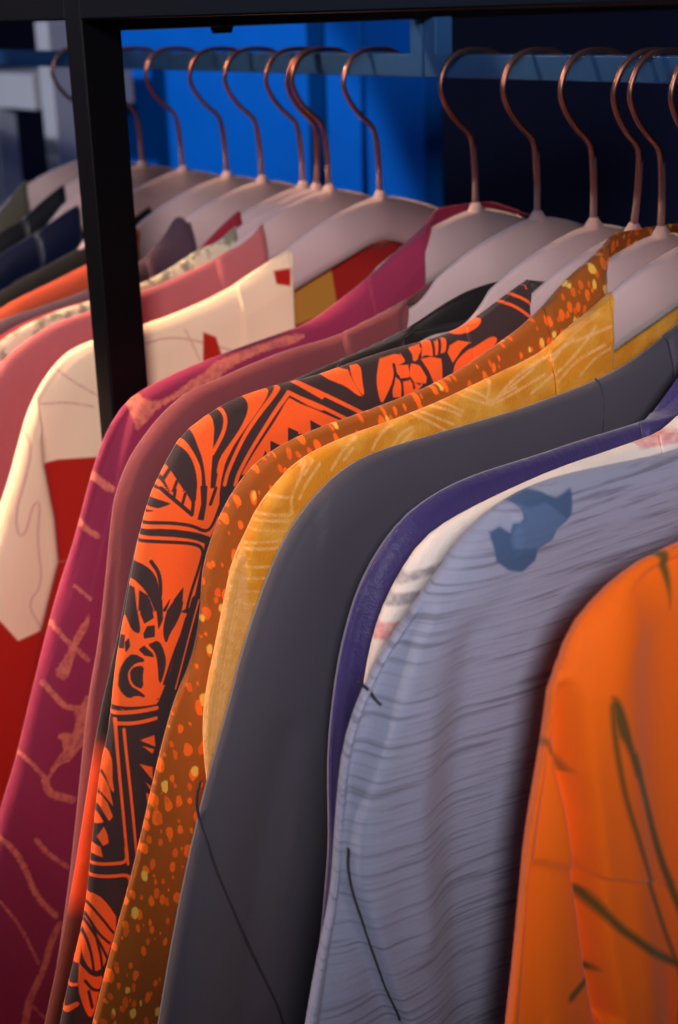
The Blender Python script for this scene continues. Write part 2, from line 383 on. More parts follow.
# ---------------------------------------------------------------- kimono jackets
GD = {
'orange': {'T':0.0115,'vc':-0.2114,'X':0.41,'vy':-0.2,'out':[(-2581,-1556),(-2619,-1559),(-2711,-1564),(-2822,-1588),(-2949,-1637),(-3024,-1684),(-3103,-1740),(-3150,-1817),(-3173,-1881),(-3217,-1919),(-3242,-2120),(-3278,-2304),(-3328,-2562),(-3345,-2753),(-3381,-3106),(-3409,-3316)],'pat':[('+P',[(-2711,-1522),(-2649,-1519),(-2685,-1763),(-2701,-1655)]),('+P',[(-3042,-1993),(-3013,-2005),(-2969,-2087),(-2913,-2245),(-2828,-2431),(-2879,-2413),(-2954,-2231),(-3014,-2148)]),('+S',[(-2902,-2291),(-2796,-2539),(-2731,-2713),(-2652,-2898),(-2590,-3009),(-2481,-3246)],39),('+S',[(-3035,-2029),(-3022,-2158),(-2972,-2364),(-2933,-2488),(-2838,-2712),(-2738,-2933),(-2632,-3194),(-2568,-3326),(-2457,-3559)],25),('+S',[(-3048,-2871),(-2958,-3007),(-2813,-3156),(-2700,-3266),(-2545,-3396),(-2384,-3517)],35),('+S',[(-3131,-3295),(-2990,-3255)],40),('+S',[(-3371,-2013),(-3223,-2187),(-3176,-2252),(-3148,-2308)],16)],'steps':[([(-3202,-1722),(-3256,-1773),(-3190,-1953),(-3173,-2121),(-3156,-2295),(-3120,-2457),(-3095,-2624),(-3047,-2885),(-3001,-3187),(-2938,-3477)],8,2),([(-3202,-1722),(-3256,-1773),(-3190,-1953),(-3173,-2121),(-3156,-2295),(-3120,-2457),(-3095,-2624),(-3047,-2885),(-3001,-3187),(-2938,-3477)],9,3.2,'v'),([(-2854,-1645),(-2844,-1991),(-2808,-2422),(-2747,-2980),(-2630,-3629)],-9,14),([(-3065,-1622),(-3059,-2006),(-2981,-2445),(-2881,-2924),(-2802,-3545)],4,9),([(-3338,-1882),(-3247,-2216),(-3289,-2563),(-3291,-2984),(-3269,-3318)],3,6),([(-3415,-2635),(-3255,-2658),(-3079,-2747)],3,2)]},
'bluegrey': {'T':0.012,'vc':-0.1119,'X':0.345,'vy':-0.1,'out':[(-1851,-1487),(-2219,-1461),(-2568,-1444),(-2766,-1461),(-2952,-1515),(-3108,-1612),(-3185,-1698),(-3262,-1762),(-3463,-1949),(-3564,-2080),(-3645,-2224),(-3694,-2385),(-3735,-2702),(-3758,-2935),(-3826,-3167),(-3903,-3470)],'pat':[('+Q',[(-2897,-1421),(-2712,-1466),(-2682,-1487),(-2662,-1498),(-2563,-1478),(-2604,-1573),(-2635,-1591),(-2694,-1612),(-2720,-1648),(-2798,-1668),(-2810,-1714),(-2876,-1750),(-2941,-1730),(-2996,-1680),(-2995,-1573),(-2942,-1557),(-2909,-1589),(-2887,-1558),(-2843,-1542),(-2832,-1508)])],'pat2':[('+Q',[(-2871,-1443),(-2808,-1511),(-2715,-1504),(-2633,-1583),(-2693,-1607),(-2720,-1645),(-2798,-1665),(-2913,-1648),(-2914,-1607),(-2870,-1561),(-2834,-1544),(-2828,-1508)])],'steps':[([(-3226,-1583),(-3294,-1820),(-3377,-1918),(-3502,-2140),(-3608,-2375),(-3685,-2575),(-3709,-2720),(-3714,-2850),(-3664,-3106),(-3581,-3392),(-3507,-3601)],11,1.8),([(-3125,-1972),(-3193,-2478),(-3217,-3027),(-3197,-3754)],3,12,'v'),([(-2889,-1695),(-2964,-2284),(-2985,-3025),(-2948,-3877)],3,14),([(-3356,-2246),(-3423,-2666),(-3395,-3240)],-3,10,'v')],'seams':[([(-3709,-2720),(-3714,-2850),(-3664,-3106),(-3581,-3392),(-3507,-3601)],),([(-3610,-2047),(-3550,-2109),(-3521,-2164)],)]},
'white': {'T':0.0095,'vc':-0.1094,'X':0.3,'vy':-0.1,'out':[(-1337,-1562),(-1740,-1591),(-2125,-1608),(-2464,-1653),(-2696,-1693),(-2892,-1747),(-3030,-1872),(-3141,-2025),(-3210,-2195),(-3259,-2415),(-3314,-2777),(-3363,-3107)],'pat':[('+P',[(-3127,-1894),(-2864,-1850),(-2869,-1879),(-3138,-1939)]),('+P',[(-3265,-1972),(-2996,-1950),(-2985,-1996),(-3299,-2024)]),('+P',[(-2340,-1656),(-1412,-1641),(-1421,-1672),(-2412,-1684)])],'pat2':[('+P',[(-3333,-2077),(-3021,-2068),(-3054,-2132),(-3355,-2161)]),('+P',[(-1646,-1562),(-1263,-1556),(-1264,-1609),(-1646,-1610)])]},
'purple': {'T':0.0095,'vc':-0.0894,'X':0.27,'vy':-0.08,'out':[(-996,-1594),(-1274,-1621),(-1699,-1631),(-1963,-1648),(-2438,-1662),(-2732,-1740),(-2905,-1865),(-3050,-2052),(-3129,-2252),(-3173,-2405),(-3214,-2615),(-3246,-2852),(-3251,-3257),(-3277,-3472),(-3317,-3741),(-3395,-4202)],'steps':[([(-3009,-2048),(-3080,-2265),(-3145,-2538),(-3185,-2826),(-3205,-3184)],4,3)]},
'charcoal': {'T':0.0095,'vc':-0.0218,'X':0.225,'vy':-0.012,'out':[(-212,-1208),(-333,-1247),(-412,-1280),(-507,-1305),(-799,-1437),(-1107,-1511),(-1532,-1555),(-1752,-1572),(-2274,-1591),(-2623,-1607),(-2812,-1661),(-2959,-1752),(-3082,-1861),(-3190,-2007),(-3276,-2163),(-3402,-2439),(-3469,-2633),(-3626,-3023),(-3659,-3112),(-3777,-3459),(-3897,-3880),(-3977,-4197)],'steps':[([(-3215,-2888),(-3338,-3275),(-3442,-3678),(-3520,-4220)],2.5,10,'v'),([(-3001,-2027),(-3148,-2698),(-3219,-3210)],2,14)],'seams':[([(-3658,-2986),(-3691,-3074),(-3681,-3240),(-3648,-3469),(-3526,-3834),(-3365,-4319),(-3336,-4454)],),([(-1134,-1500),(-1183,-1860)],)]},
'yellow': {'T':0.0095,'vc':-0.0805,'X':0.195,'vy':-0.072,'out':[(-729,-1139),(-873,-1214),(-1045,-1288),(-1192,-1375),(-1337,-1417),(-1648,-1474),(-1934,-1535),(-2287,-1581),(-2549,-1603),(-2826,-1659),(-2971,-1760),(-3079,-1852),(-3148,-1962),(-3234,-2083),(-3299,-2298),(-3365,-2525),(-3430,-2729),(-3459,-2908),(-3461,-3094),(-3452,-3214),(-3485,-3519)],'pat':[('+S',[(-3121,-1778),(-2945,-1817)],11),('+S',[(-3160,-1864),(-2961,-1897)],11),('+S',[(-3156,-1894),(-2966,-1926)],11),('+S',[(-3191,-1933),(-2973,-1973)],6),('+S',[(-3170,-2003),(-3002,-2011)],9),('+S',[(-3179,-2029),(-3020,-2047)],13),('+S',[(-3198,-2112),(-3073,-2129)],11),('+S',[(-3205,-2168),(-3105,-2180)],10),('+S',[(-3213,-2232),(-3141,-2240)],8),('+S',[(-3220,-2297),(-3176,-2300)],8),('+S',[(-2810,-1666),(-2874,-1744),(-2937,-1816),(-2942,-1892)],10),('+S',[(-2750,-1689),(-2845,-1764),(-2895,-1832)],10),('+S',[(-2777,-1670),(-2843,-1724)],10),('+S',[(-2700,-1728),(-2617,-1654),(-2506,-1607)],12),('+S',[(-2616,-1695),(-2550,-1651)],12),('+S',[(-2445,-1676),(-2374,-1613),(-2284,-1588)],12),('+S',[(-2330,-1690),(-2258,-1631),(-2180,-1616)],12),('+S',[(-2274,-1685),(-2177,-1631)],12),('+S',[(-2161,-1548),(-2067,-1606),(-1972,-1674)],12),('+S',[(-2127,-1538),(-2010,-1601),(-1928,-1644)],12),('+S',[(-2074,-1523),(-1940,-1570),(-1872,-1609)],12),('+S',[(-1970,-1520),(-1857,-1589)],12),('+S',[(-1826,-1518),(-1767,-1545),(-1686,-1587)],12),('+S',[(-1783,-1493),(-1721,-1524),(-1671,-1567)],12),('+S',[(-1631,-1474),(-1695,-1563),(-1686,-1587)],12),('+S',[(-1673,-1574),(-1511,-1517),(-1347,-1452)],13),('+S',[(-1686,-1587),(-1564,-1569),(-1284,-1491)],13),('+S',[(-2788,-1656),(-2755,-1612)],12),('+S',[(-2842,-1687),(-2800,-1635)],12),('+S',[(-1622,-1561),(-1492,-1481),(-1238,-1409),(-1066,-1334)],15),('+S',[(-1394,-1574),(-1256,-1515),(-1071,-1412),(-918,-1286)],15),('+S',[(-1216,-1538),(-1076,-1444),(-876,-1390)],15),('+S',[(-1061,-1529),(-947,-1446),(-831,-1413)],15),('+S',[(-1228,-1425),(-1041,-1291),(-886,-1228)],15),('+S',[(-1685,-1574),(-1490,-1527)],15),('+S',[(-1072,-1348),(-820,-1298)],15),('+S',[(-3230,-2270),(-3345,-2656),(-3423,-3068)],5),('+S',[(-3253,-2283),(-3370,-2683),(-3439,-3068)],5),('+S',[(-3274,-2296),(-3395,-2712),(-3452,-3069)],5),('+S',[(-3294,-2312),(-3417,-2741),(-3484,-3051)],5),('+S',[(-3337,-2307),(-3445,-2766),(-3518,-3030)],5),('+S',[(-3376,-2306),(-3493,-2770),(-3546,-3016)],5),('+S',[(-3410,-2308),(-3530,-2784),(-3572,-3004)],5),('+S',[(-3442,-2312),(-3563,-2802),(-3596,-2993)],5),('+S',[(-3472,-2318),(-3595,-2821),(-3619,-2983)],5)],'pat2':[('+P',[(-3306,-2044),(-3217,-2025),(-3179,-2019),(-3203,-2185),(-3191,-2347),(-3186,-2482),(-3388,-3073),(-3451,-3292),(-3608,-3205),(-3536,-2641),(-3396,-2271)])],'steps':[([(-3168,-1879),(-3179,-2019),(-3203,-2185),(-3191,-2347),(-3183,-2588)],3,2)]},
'brown': {'T':0.0088,'vc':-0.0548,'X':0.165,'vy':-0.047,'out':[(-459,-945),(-482,-965),(-640,-1032),(-794,-1114),(-923,-1221),(-1133,-1332),(-1281,-1388),(-1584,-1501),(-1857,-1559),(-2212,-1603),(-2594,-1643),(-2816,-1704),(-2944,-1776),(-3051,-1884),(-3121,-1978),(-3202,-2143),(-3238,-2250),(-3268,-2501),(-3335,-2706),(-3446,-2872),(-3593,-3268),(-3740,-3712),(-3902,-4115),(-4056,-4534)],'steps':[([(-3257,-2205),(-3301,-2575),(-3388,-2953),(-3439,-3286),(-3503,-3721),(-3579,-4247),(-3649,-4680)],2.5,3)]},
'orangeblack': {'T':0.0088,'vc':-0.093,'X':0.143,'vy':-0.086,'out':[(-856,-1117),(-1009,-1171),(-1234,-1282),(-1440,-1337),(-1626,-1353),(-1822,-1361),(-2039,-1382),(-2322,-1422),(-2475,-1428),(-2655,-1434),(-2868,-1459),(-3060,-1527),(-3186,-1596),(-3274,-1707),(-3370,-1848),(-3433,-1995),(-3485,-2146),(-3591,-2516),(-3649,-2725),(-3683,-2909),(-3728,-3098),(-3773,-3208),(-3875,-3690),(-3943,-4042),(-4047,-4329),(-4146,-4628)],'pat':[('+P',[(-3133,-1531),(-3074,-1502),(-3014,-1471),(-3015,-1552),(-3039,-1625),(-3055,-1693),(-3066,-1745),(-3077,-1817),(-3090,-1935),(-3105,-1932),(-3107,-1811),(-3111,-1710),(-3126,-1638),(-3129,-1588)]),('+S',[(-2967,-1452),(-2943,-1521),(-2974,-1593),(-3018,-1646),(-3054,-1689)],20),('+P',[(-3229,-1598),(-3190,-1593),(-3171,-1616),(-3147,-1678),(-3125,-1752),(-3130,-1843),(-3141,-1924),(-3171,-1917),(-3154,-1838),(-3154,-1756),(-3170,-1684),(-3193,-1643),(-3213,-1620)]),('+P',[(-3297,-1669),(-3276,-1733),(-3256,-1785),(-3230,-1842),(-3205,-1910),(-3274,-1897),(-3296,-1841),(-3308,-1789),(-3312,-1744)]),('-S',[(-3312,-1781),(-3272,-1733)],9),('-S',[(-3286,-1851),(-3254,-1794)],9),('-S',[(-3249,-1902),(-3227,-1852)],9),('+S',[(-3346,-1751),(-3328,-1813),(-3303,-1858),(-3274,-1897)],22),('+S',[(-3393,-1805),(-3342,-1854),(-3304,-1893)],20),('+P',[(-2825,-1430),(-2666,-1431),(-2673,-1453),(-2762,-1523),(-2862,-1603),(-2955,-1695),(-3015,-1803),(-3046,-1796),(-3019,-1719),(-2962,-1666),(-2880,-1591),(-2824,-1522),(-2806,-1475)]),('+P',[(-3008,-1720),(-3040,-1815),(-3072,-1940),(-3041,-1946),(-3015,-1830),(-2989,-1752)]),('+S',[(-2609,-1439),(-2767,-1540),(-2878,-1645),(-2978,-1801),(-2998,-1862)],22),('+S',[(-2564,-1469),(-2673,-1547),(-2796,-1670),(-2911,-1815),(-2936,-1876)],22),('+S',[(-2564,-1469),(-2511,-1503),(-2454,-1544),(-2382,-1580)],23),('+S',[(-2509,-1423),(-2453,-1465),(-2372,-1522)],23),('+P',[(-2568,-1494),(-2518,-1529),(-2458,-1566),(-2385,-1608),(-2391,-1740),(-2537,-1740),(-2716,-1790),(-2902,-1845),(-2878,-1803),(-2764,-1677),(-2669,-1584),(-2601,-1515)]),('-P',[(-2599,-1643),(-2491,-1706),(-2603,-1713)]),('-P',[(-2456,-1632),(-2400,-1676),(-2457,-1697)]),('-P',[(-2711,-1692),(-2648,-1733),(-2714,-1757)]),('-P',[(-2746,-1737),(-2737,-1771),(-2764,-1771)]),('+P',[(-2523,-1527),(-2431,-1575),(-2256,-1674),(-2463,-1701),(-2540,-1686)]),('-P',[(-2460,-1631),(-2394,-1676),(-2457,-1693)]),('+S',[(-2477,-1440),(-2372,-1503),(-2127,-1651)],21),('+S',[(-2506,-1504),(-2386,-1569),(-2233,-1663)],19),('+P',[(-2338,-1407),(-2171,-1404),(-2174,-1454),(-2127,-1553),(-2117,-1564),(-2156,-1548),(-2213,-1493),(-2280,-1460),(-2317,-1438)]),('+P',[(-2150,-1402),(-2089,-1397),(-2109,-1482),(-2105,-1557),(-2122,-1552),(-2157,-1492),(-2167,-1437)]),('+P',[(-1961,-1392),(-1828,-1379),(-1803,-1427),(-1854,-1438),(-1890,-1442),(-1911,-1513),(-1959,-1582),(-1994,-1630),(-2017,-1562),(-2018,-1487),(-1986,-1419)]),('+P',[(-1876,-1435),(-1796,-1447),(-1759,-1443),(-1704,-1471),(-1715,-1605),(-1911,-1615),(-1922,-1569),(-1892,-1507)]),('-S',[(-1887,-1433),(-1889,-1488),(-1846,-1519),(-1851,-1611)],14),('-S',[(-1785,-1449),(-1785,-1520),(-1846,-1519)],14),('-S',[(-1785,-1520),(-1729,-1558)],14),('-S',[(-1770,-1576),(-1785,-1524)],11),('+P',[(-1750,-1365),(-1675,-1358),(-1725,-1430),(-1756,-1434)]),('+P',[(-1759,-1369),(-1697,-1363),(-1676,-1380),(-1743,-1439)]),('+P',[(-1655,-1346),(-1605,-1342),(-1580,-1362),(-1537,-1348),(-1498,-1348),(-1503,-1372),(-1530,-1422),(-1573,-1421),(-1619,-1431),(-1670,-1412),(-1704,-1429)]),('-S',[(-1588,-1352),(-1612,-1432)],11),('-S',[(-1537,-1348),(-1573,-1421)],11),('+P',[(-1704,-1429),(-1632,-1429),(-1566,-1450),(-1571,-1563),(-1630,-1576),(-1662,-1502)]),('+P',[(-1781,-1450),(-1714,-1471),(-1679,-1533),(-1688,-1566),(-1767,-1547),(-1798,-1502)]),('+P',[(-1850,-1445),(-1796,-1453),(-1799,-1513),(-1862,-1508)]),('+P',[(-1844,-1528),(-1781,-1544),(-1776,-1597),(-1840,-1609)]),('+P',[(-1823,-1381),(-1809,-1424),(-1845,-1429)]),('+P',[(-1516,-1424),(-1490,-1390),(-1425,-1372),(-1350,-1392),(-1414,-1422),(-1491,-1484)]),('+P',[(-1496,-1552),(-1477,-1486),(-1404,-1441),(-1311,-1409),(-1218,-1376),(-1174,-1388),(-1188,-1420),(-1244,-1453),(-1269,-1490),(-1383,-1524)]),('+P',[(-1483,-1318),(-1367,-1321),(-1294,-1277),(-1254,-1274),(-1266,-1305),(-1329,-1335),(-1412,-1347)]),('+S',[(-1066,-1159),(-976,-1191),(-900,-1245)],17),('+S',[(-1121,-1199),(-1030,-1230),(-909,-1323)],17),('+S',[(-942,-1101),(-920,-1154)],11),('+P',[(-3380,-1810),(-3294,-1851),(-3146,-1850),(-3027,-1876),(-3046,-2032),(-3082,-2099),(-3138,-2162),(-3185,-2381),(-3235,-2494),(-3580,-2416),(-3529,-2251),(-3500,-2155),(-3483,-2073),(-3447,-2000),(-3398,-1883)]),('-P',[(-3423,-1867),(-3372,-1868),(-3306,-1901),(-3361,-1914),(-3389,-1907)]),('-P',[(-3448,-1916),(-3385,-1928),(-3440,-1941)]),('-S',[(-3331,-1823),(-3297,-1868),(-3197,-1978)],15),('-S',[(-3197,-1978),(-3181,-1907),(-3200,-1849)],15),('-P',[(-3226,-1835),(-3161,-1847),(-3172,-1909),(-3190,-1915)]),('-S',[(-3245,-1917),(-3223,-1863)],10),('-S',[(-3283,-1879),(-3270,-1837)],10),('-P',[(-3136,-1843),(-3101,-1850),(-3112,-1941),(-3134,-2021),(-3164,-2009),(-3138,-1935)]),('-S',[(-3051,-1871),(-3087,-1947)],14),('-S',[(-3458,-1981),(-3331,-1991),(-3201,-2033),(-3123,-2090),(-3079,-2062),(-3033,-1968)],12),('-P',[(-3471,-2014),(-3335,-2024),(-3184,-2075),(-3084,-2132),(-3112,-2159),(-3196,-2105),(-3338,-2058),(-3492,-2035)]),('-S',[(-3498,-2065),(-3368,-2083),(-3208,-2126),(-3139,-2171),(-3166,-2251),(-3239,-2405),(-3266,-2486)],12),('-S',[(-3114,-2139),(-3159,-2310),(-3206,-2453),(-3226,-2506)],27),('-P',[(-3517,-2158),(-3456,-2198),(-3421,-2248),(-3407,-2325),(-3423,-2444),(-3437,-2441),(-3458,-2353),(-3496,-2276),(-3546,-2232)]),('-S',[(-3430,-2178),(-3398,-2243),(-3398,-2327),(-3414,-2399)],14),('-P',[(-3560,-2275),(-3520,-2302),(-3528,-2426),(-3588,-2412)]),('-P',[(-3499,-2320),(-3467,-2351),(-3446,-2439),(-3517,-2427)]),('-P',[(-3276,-2352),(-3288,-2431),(-3316,-2472),(-3357,-2461),(-3331,-2400)]),('-P',[(-3356,-2394),(-3386,-2453),(-3405,-2448)]),('+P',[(-3593,-2401),(-3253,-2481),(-3289,-2539),(-3366,-2733),(-3433,-2862),(-3474,-2929),(-3726,-2922),(-3715,-2846),(-3688,-2728),(-3658,-2611),(-3615,-2491)]),('-P',[(-3575,-2349),(-3529,-2365),(-3524,-2437),(-3524,-2530),(-3541,-2532),(-3560,-2507),(-3567,-2455)]),('-P',[(-3507,-2366),(-3459,-2373),(-3452,-2468),(-3498,-2487),(-3509,-2439)]),('-P',[(-3508,-2542),(-3487,-2508),(-3451,-2511),(-3457,-2567),(-3507,-2565)]),('-P',[(-3429,-2378),(-3399,-2385),(-3405,-2488),(-3430,-2530),(-3430,-2435)]),('-P',[(-3374,-2448),(-3330,-2402),(-3279,-2415),(-3294,-2470),(-3329,-2528),(-3374,-2574),(-3398,-2625),(-3408,-2555),(-3392,-2491)]),('-P',[(-3474,-2601),(-3445,-2593),(-3423,-2623),(-3405,-2712),(-3427,-2784),(-3456,-2835),(-3451,-2708),(-3460,-2648),(-3493,-2601)]),('-P',[(-3539,-2621),(-3515,-2606),(-3479,-2652),(-3472,-2674),(-3516,-2654)]),('-P',[(-3595,-2579),(-3579,-2561),(-3580,-2597),(-3598,-2623)]),('-P',[(-3651,-2615),(-3629,-2544),(-3592,-2544),(-3605,-2606)]),('-P',[(-3649,-2797),(-3636,-2723),(-3608,-2668),(-3569,-2635),(-3511,-2688),(-3563,-2683),(-3599,-2715),(-3612,-2751),(-3602,-2809),(-3570,-2834),(-3529,-2883),(-3581,-2856),(-3616,-2870),(-3643,-2834)]),('-P',[(-3594,-2772),(-3593,-2725),(-3565,-2706),(-3527,-2713),(-3541,-2763),(-3543,-2831),(-3581,-2808)]),('-S',[(-3268,-2545),(-3351,-2678),(-3425,-2834)],14),('-S',[(-3208,-2435),(-3297,-2655),(-3376,-2860),(-3425,-2964)],41),('+S',[(-3186,-2441),(-3207,-2493),(-3303,-2732),(-3365,-2883)],9),('-S',[(-3711,-2894),(-3570,-2927),(-3474,-2929),(-3422,-2925)],14),('-P',[(-3711,-2931),(-3486,-2955),(-3479,-2987),(-3503,-3030),(-3709,-2987)]),('-P',[(-3472,-2905),(-3371,-2937),(-3448,-3124),(-3527,-3323),(-3562,-3497),(-3621,-3580),(-3585,-3081)]),('+P',[(-3723,-2867),(-3715,-2846),(-3462,-2913),(-3484,-2936),(-3588,-2928),(-3702,-2905)]),('-S',[(-3707,-2905),(-3588,-2929),(-3464,-2942)],10),('+S',[(-3687,-2940),(-3590,-2947),(-3481,-2954)],22),('+S',[(-3685,-2996),(-3596,-3009),(-3490,-3009)],20),('+S',[(-3686,-2973),(-3706,-3200),(-3711,-3447),(-3713,-3760),(-3711,-3788)],14),('+S',[(-3657,-3031),(-3663,-3209),(-3661,-3513),(-3661,-3744),(-3659,-3808)],14),('+P',[(-3587,-3105),(-3508,-3099),(-3508,-3165)]),('+P',[(-3581,-3137),(-3515,-3178),(-3527,-3199)]),('+P',[(-3601,-3236),(-3533,-3274),(-3539,-3349)]),('+P',[(-3580,-3345),(-3543,-3389),(-3547,-3419)]),('+P',[(-3580,-3407),(-3547,-3440),(-3575,-3534)]),('+P',[(-3755,-3089),(-3729,-3160),(-3736,-3243),(-3743,-3291),(-3742,-3370),(-3759,-3338),(-3770,-3252),(-3788,-3202)]),('+P',[(-3787,-3237),(-3762,-3328),(-3756,-3437),(-3777,-3394),(-3800,-3351)]),('+P',[(-3803,-3364),(-3780,-3414),(-3763,-3495),(-3784,-3516),(-3804,-3461),(-3823,-3396)]),('+P',[(-3841,-3415),(-3808,-3518),(-3860,-3534)]),('+P',[(-3846,-3596),(-3811,-3543),(-3800,-3588),(-3799,-3638),(-3827,-3649)]),('+P',[(-3886,-3614),(-3839,-3653),(-3835,-3713),(-3887,-3682)]),('+S',[(-3906,-3737),(-3797,-3758),(-3714,-3774),(-3714,-3690)],19),('+S',[(-3924,-3801),(-3805,-3829),(-3711,-3849),(-3709,-3914)],19),('+P',[(-3944,-3893),(-3882,-3916),(-3839,-3986),(-3794,-4096),(-3872,-4281),(-3908,-4343),(-3956,-4349),(-3991,-4290),(-3996,-4214),(-3980,-4059),(-3955,-3975)]),('-S',[(-3945,-3931),(-3888,-4038),(-3830,-4158)],8),('-S',[(-3956,-3992),(-3910,-4134),(-3855,-4213)],8),('-S',[(-3965,-4024),(-3908,-4186),(-3875,-4302)],8),('-S',[(-3980,-4059),(-3955,-4216),(-3956,-4349)],8),('-S',[(-3926,-4082),(-3909,-4269),(-3911,-4364)],8),('+P',[(-4017,-4289),(-3968,-4377),(-3903,-4388),(-3941,-4461),(-3972,-4568),(-4007,-4620),(-4033,-4537),(-4046,-4422)]),('-S',[(-4005,-4388),(-3977,-4448),(-3941,-4466)],11),('-S',[(-3996,-4453),(-3989,-4551)],11),('+P',[(-3987,-4029),(-3975,-4141),(-4017,-4289),(-4064,-4280)]),('+S',[(-4114,-4409),(-4047,-4403)],17),('+S',[(-4112,-4540),(-4064,-4510)],26)]},
'black': {'T':0.0095,'vc':-0.1585,'X':0.11,'vy':-0.152,'out':[(-1446,-1375),(-1497,-1385),(-1678,-1421),(-1960,-1462),(-2233,-1518),(-2561,-1572),(-2878,-1662),(-3069,-1788),(-3206,-2005),(-3316,-2256),(-3458,-2729),(-3601,-3123),(-3711,-3535),(-3844,-4041),(-4015,-4608),(-4101,-4857)]},
'plum': {'T':0.0095,'vc':-0.1184,'X':0.06,'vy':-0.112,'out':[(-1090,-1338),(-1361,-1398),(-1632,-1461),(-1936,-1480),(-2216,-1524),(-2448,-1578),(-2654,-1612),(-2822,-1709),(-2944,-1812),(-3054,-1928),(-3135,-2073),(-3183,-2202),(-3258,-2605),(-3344,-2996),(-3426,-3258),(-3509,-3664),(-3622,-4221),(-3722,-4642),(-3871,-5213)],'steps':[([(-3076,-1982),(-3149,-2138),(-3193,-2360),(-3220,-2588),(-3288,-2991)],3,3)]},
'burgundy': {'T':0.0095,'vc':-0.0536,'X':0,'vy':-0.047,'out':[(-402,-989),(-616,-1097),(-717,-1150),(-983,-1306),(-1203,-1413),(-1411,-1505),(-1665,-1538),(-2059,-1597),(-2346,-1649),(-2563,-1705),(-2696,-1755),(-2781,-1819),(-2893,-1951),(-3015,-2204),(-3147,-2550),(-3286,-2834),(-3401,-3126),(-3536,-3480),(-3677,-3870),(-3803,-4133)],'pat':[('+P',[(-2748,-1742),(-2669,-1723),(-2625,-1781),(-2516,-1789),(-2362,-1718),(-2231,-1677),(-2129,-1625),(-1887,-1582),(-1715,-1561),(-1538,-1540),(-1462,-1558),(-1563,-1597),(-1758,-1606),(-1959,-1647),(-2116,-1694),(-2148,-1751),(-2271,-1749),(-2439,-1792),(-2582,-1830),(-2671,-1903),(-2732,-1946),(-2734,-1860)]),('+S',[(-3018,-2154),(-2971,-2210),(-2919,-2263)],47),('+S',[(-3145,-2368),(-3093,-2478),(-3028,-2538)],34),('+S',[(-3204,-2808),(-3127,-2903)],20),('+S',[(-3391,-2951),(-3310,-3123),(-3265,-3173),(-3180,-3288)],27),('+P',[(-3144,-2995),(-3159,-3075),(-3239,-3179),(-3259,-3230),(-3331,-3393),(-3404,-3322),(-3310,-3218),(-3277,-3157),(-3229,-3085)]),('+S',[(-3462,-3369),(-3406,-3472),(-3349,-3558),(-3252,-3589)],34),('+P',[(-3216,-3514),(-3161,-3546),(-3200,-3797),(-3277,-3845),(-3357,-3921),(-3428,-3910),(-3508,-3991),(-3528,-3985),(-3453,-3872),(-3392,-3835),(-3398,-3759),(-3436,-3718),(-3365,-3712),(-3326,-3754),(-3287,-3651),(-3311,-3599),(-3251,-3575)]),('+S',[(-3682,-3735),(-3605,-3847),(-3521,-3981)],24),('+S',[(-3534,-3983),(-3522,-4085),(-3364,-4185)],49),('+S',[(-3859,-4273),(-3779,-4368),(-3720,-4542),(-3679,-4746),(-3555,-4947)],34),('+S',[(-3637,-4357),(-3571,-4484),(-3442,-4638)],28),('+S',[(-3908,-4684),(-3793,-4921),(-3713,-5220)],17),('+S',[(-3545,-5013),(-3622,-5120),(-3678,-5272),(-3801,-5429),(-3853,-5609)],50),('+S',[(-3804,-5463),(-3695,-5662)],14)],'steps':[([(-2700,-1783),(-2759,-1901),(-2833,-2068),(-2945,-2385)],3,2)]},
'cream': {'T':0.0095,'vc':-0.0874,'X':-0.106,'vy':-0.082,'out':[(-823,-1221),(-1133,-1338),(-1403,-1449),(-1791,-1541),(-2040,-1579),(-2423,-1623),(-2616,-1679),(-2780,-1825),(-2921,-2027),(-3007,-2239),(-3083,-2427),(-3164,-2587),(-3330,-2942),(-3543,-3451)],'patb':[('+P',[(-763,-1490),(-402,-1368),(-344,-1731),(-866,-1804)])],'pat':[('+Q',[(-2867,-2368),(-2760,-2362),(-2544,-2386),(-2285,-2418),(-2351,-3160),(-2831,-3061),(-2829,-2757)]),('+Q',[(-3661,-3002),(-3293,-3354),(-3191,-3520),(-3015,-3497),(-3000,-3487),(-2831,-3061),(-1763,-3331),(-2233,-9895),(-6393,-7103),(-5533,-2362)]),('+Q',[(-1619,-1676),(-1520,-1725),(-1467,-1910),(-1635,-1882)]),('+Q',[(-1011,-1339),(-879,-1332),(-898,-1455),(-1010,-1427)])],'pat2':[('+S',[(-2738,-1706),(-2637,-1835),(-2441,-1981)],12),('+S',[(-2824,-1977),(-2659,-1986),(-2479,-2048)],12),('+S',[(-2982,-2094),(-2928,-2216),(-3000,-2433),(-3099,-2646),(-3108,-2803),(-3049,-2801),(-2982,-2608),(-2922,-2606),(-2979,-2848),(-2968,-3186),(-3101,-3274),(-3015,-3484)],12),('+S',[(-2102,-1693),(-1833,-1666),(-1413,-1833)],12),('+S',[(-1752,-1644),(-1658,-1865)],12)],'steps':[([(-2859,-2202),(-2867,-2368),(-2829,-2757),(-2831,-3061),(-3001,-3501)],-5,2.5)]},
'rose': {'T':0.006,'vc':-0.0633,'X':-0.17,'vy':-0.06,'out':[(-635,-1119),(-785,-1243),(-999,-1314),(-1346,-1410),(-1698,-1495),(-2110,-1573),(-2389,-1611),(-2632,-1721),(-2797,-1820),(-2969,-2056),(-3159,-2443)]},
'green': {'T':0.0058,'vc':-0.073,'X':-0.187,'vy':-0.07,'out':[(-768,-1143),(-890,-1249),(-1144,-1294),(-1494,-1449),(-2021,-1538),(-2304,-1570),(-2709,-1694),(-2914,-1886),(-3106,-2277)]},
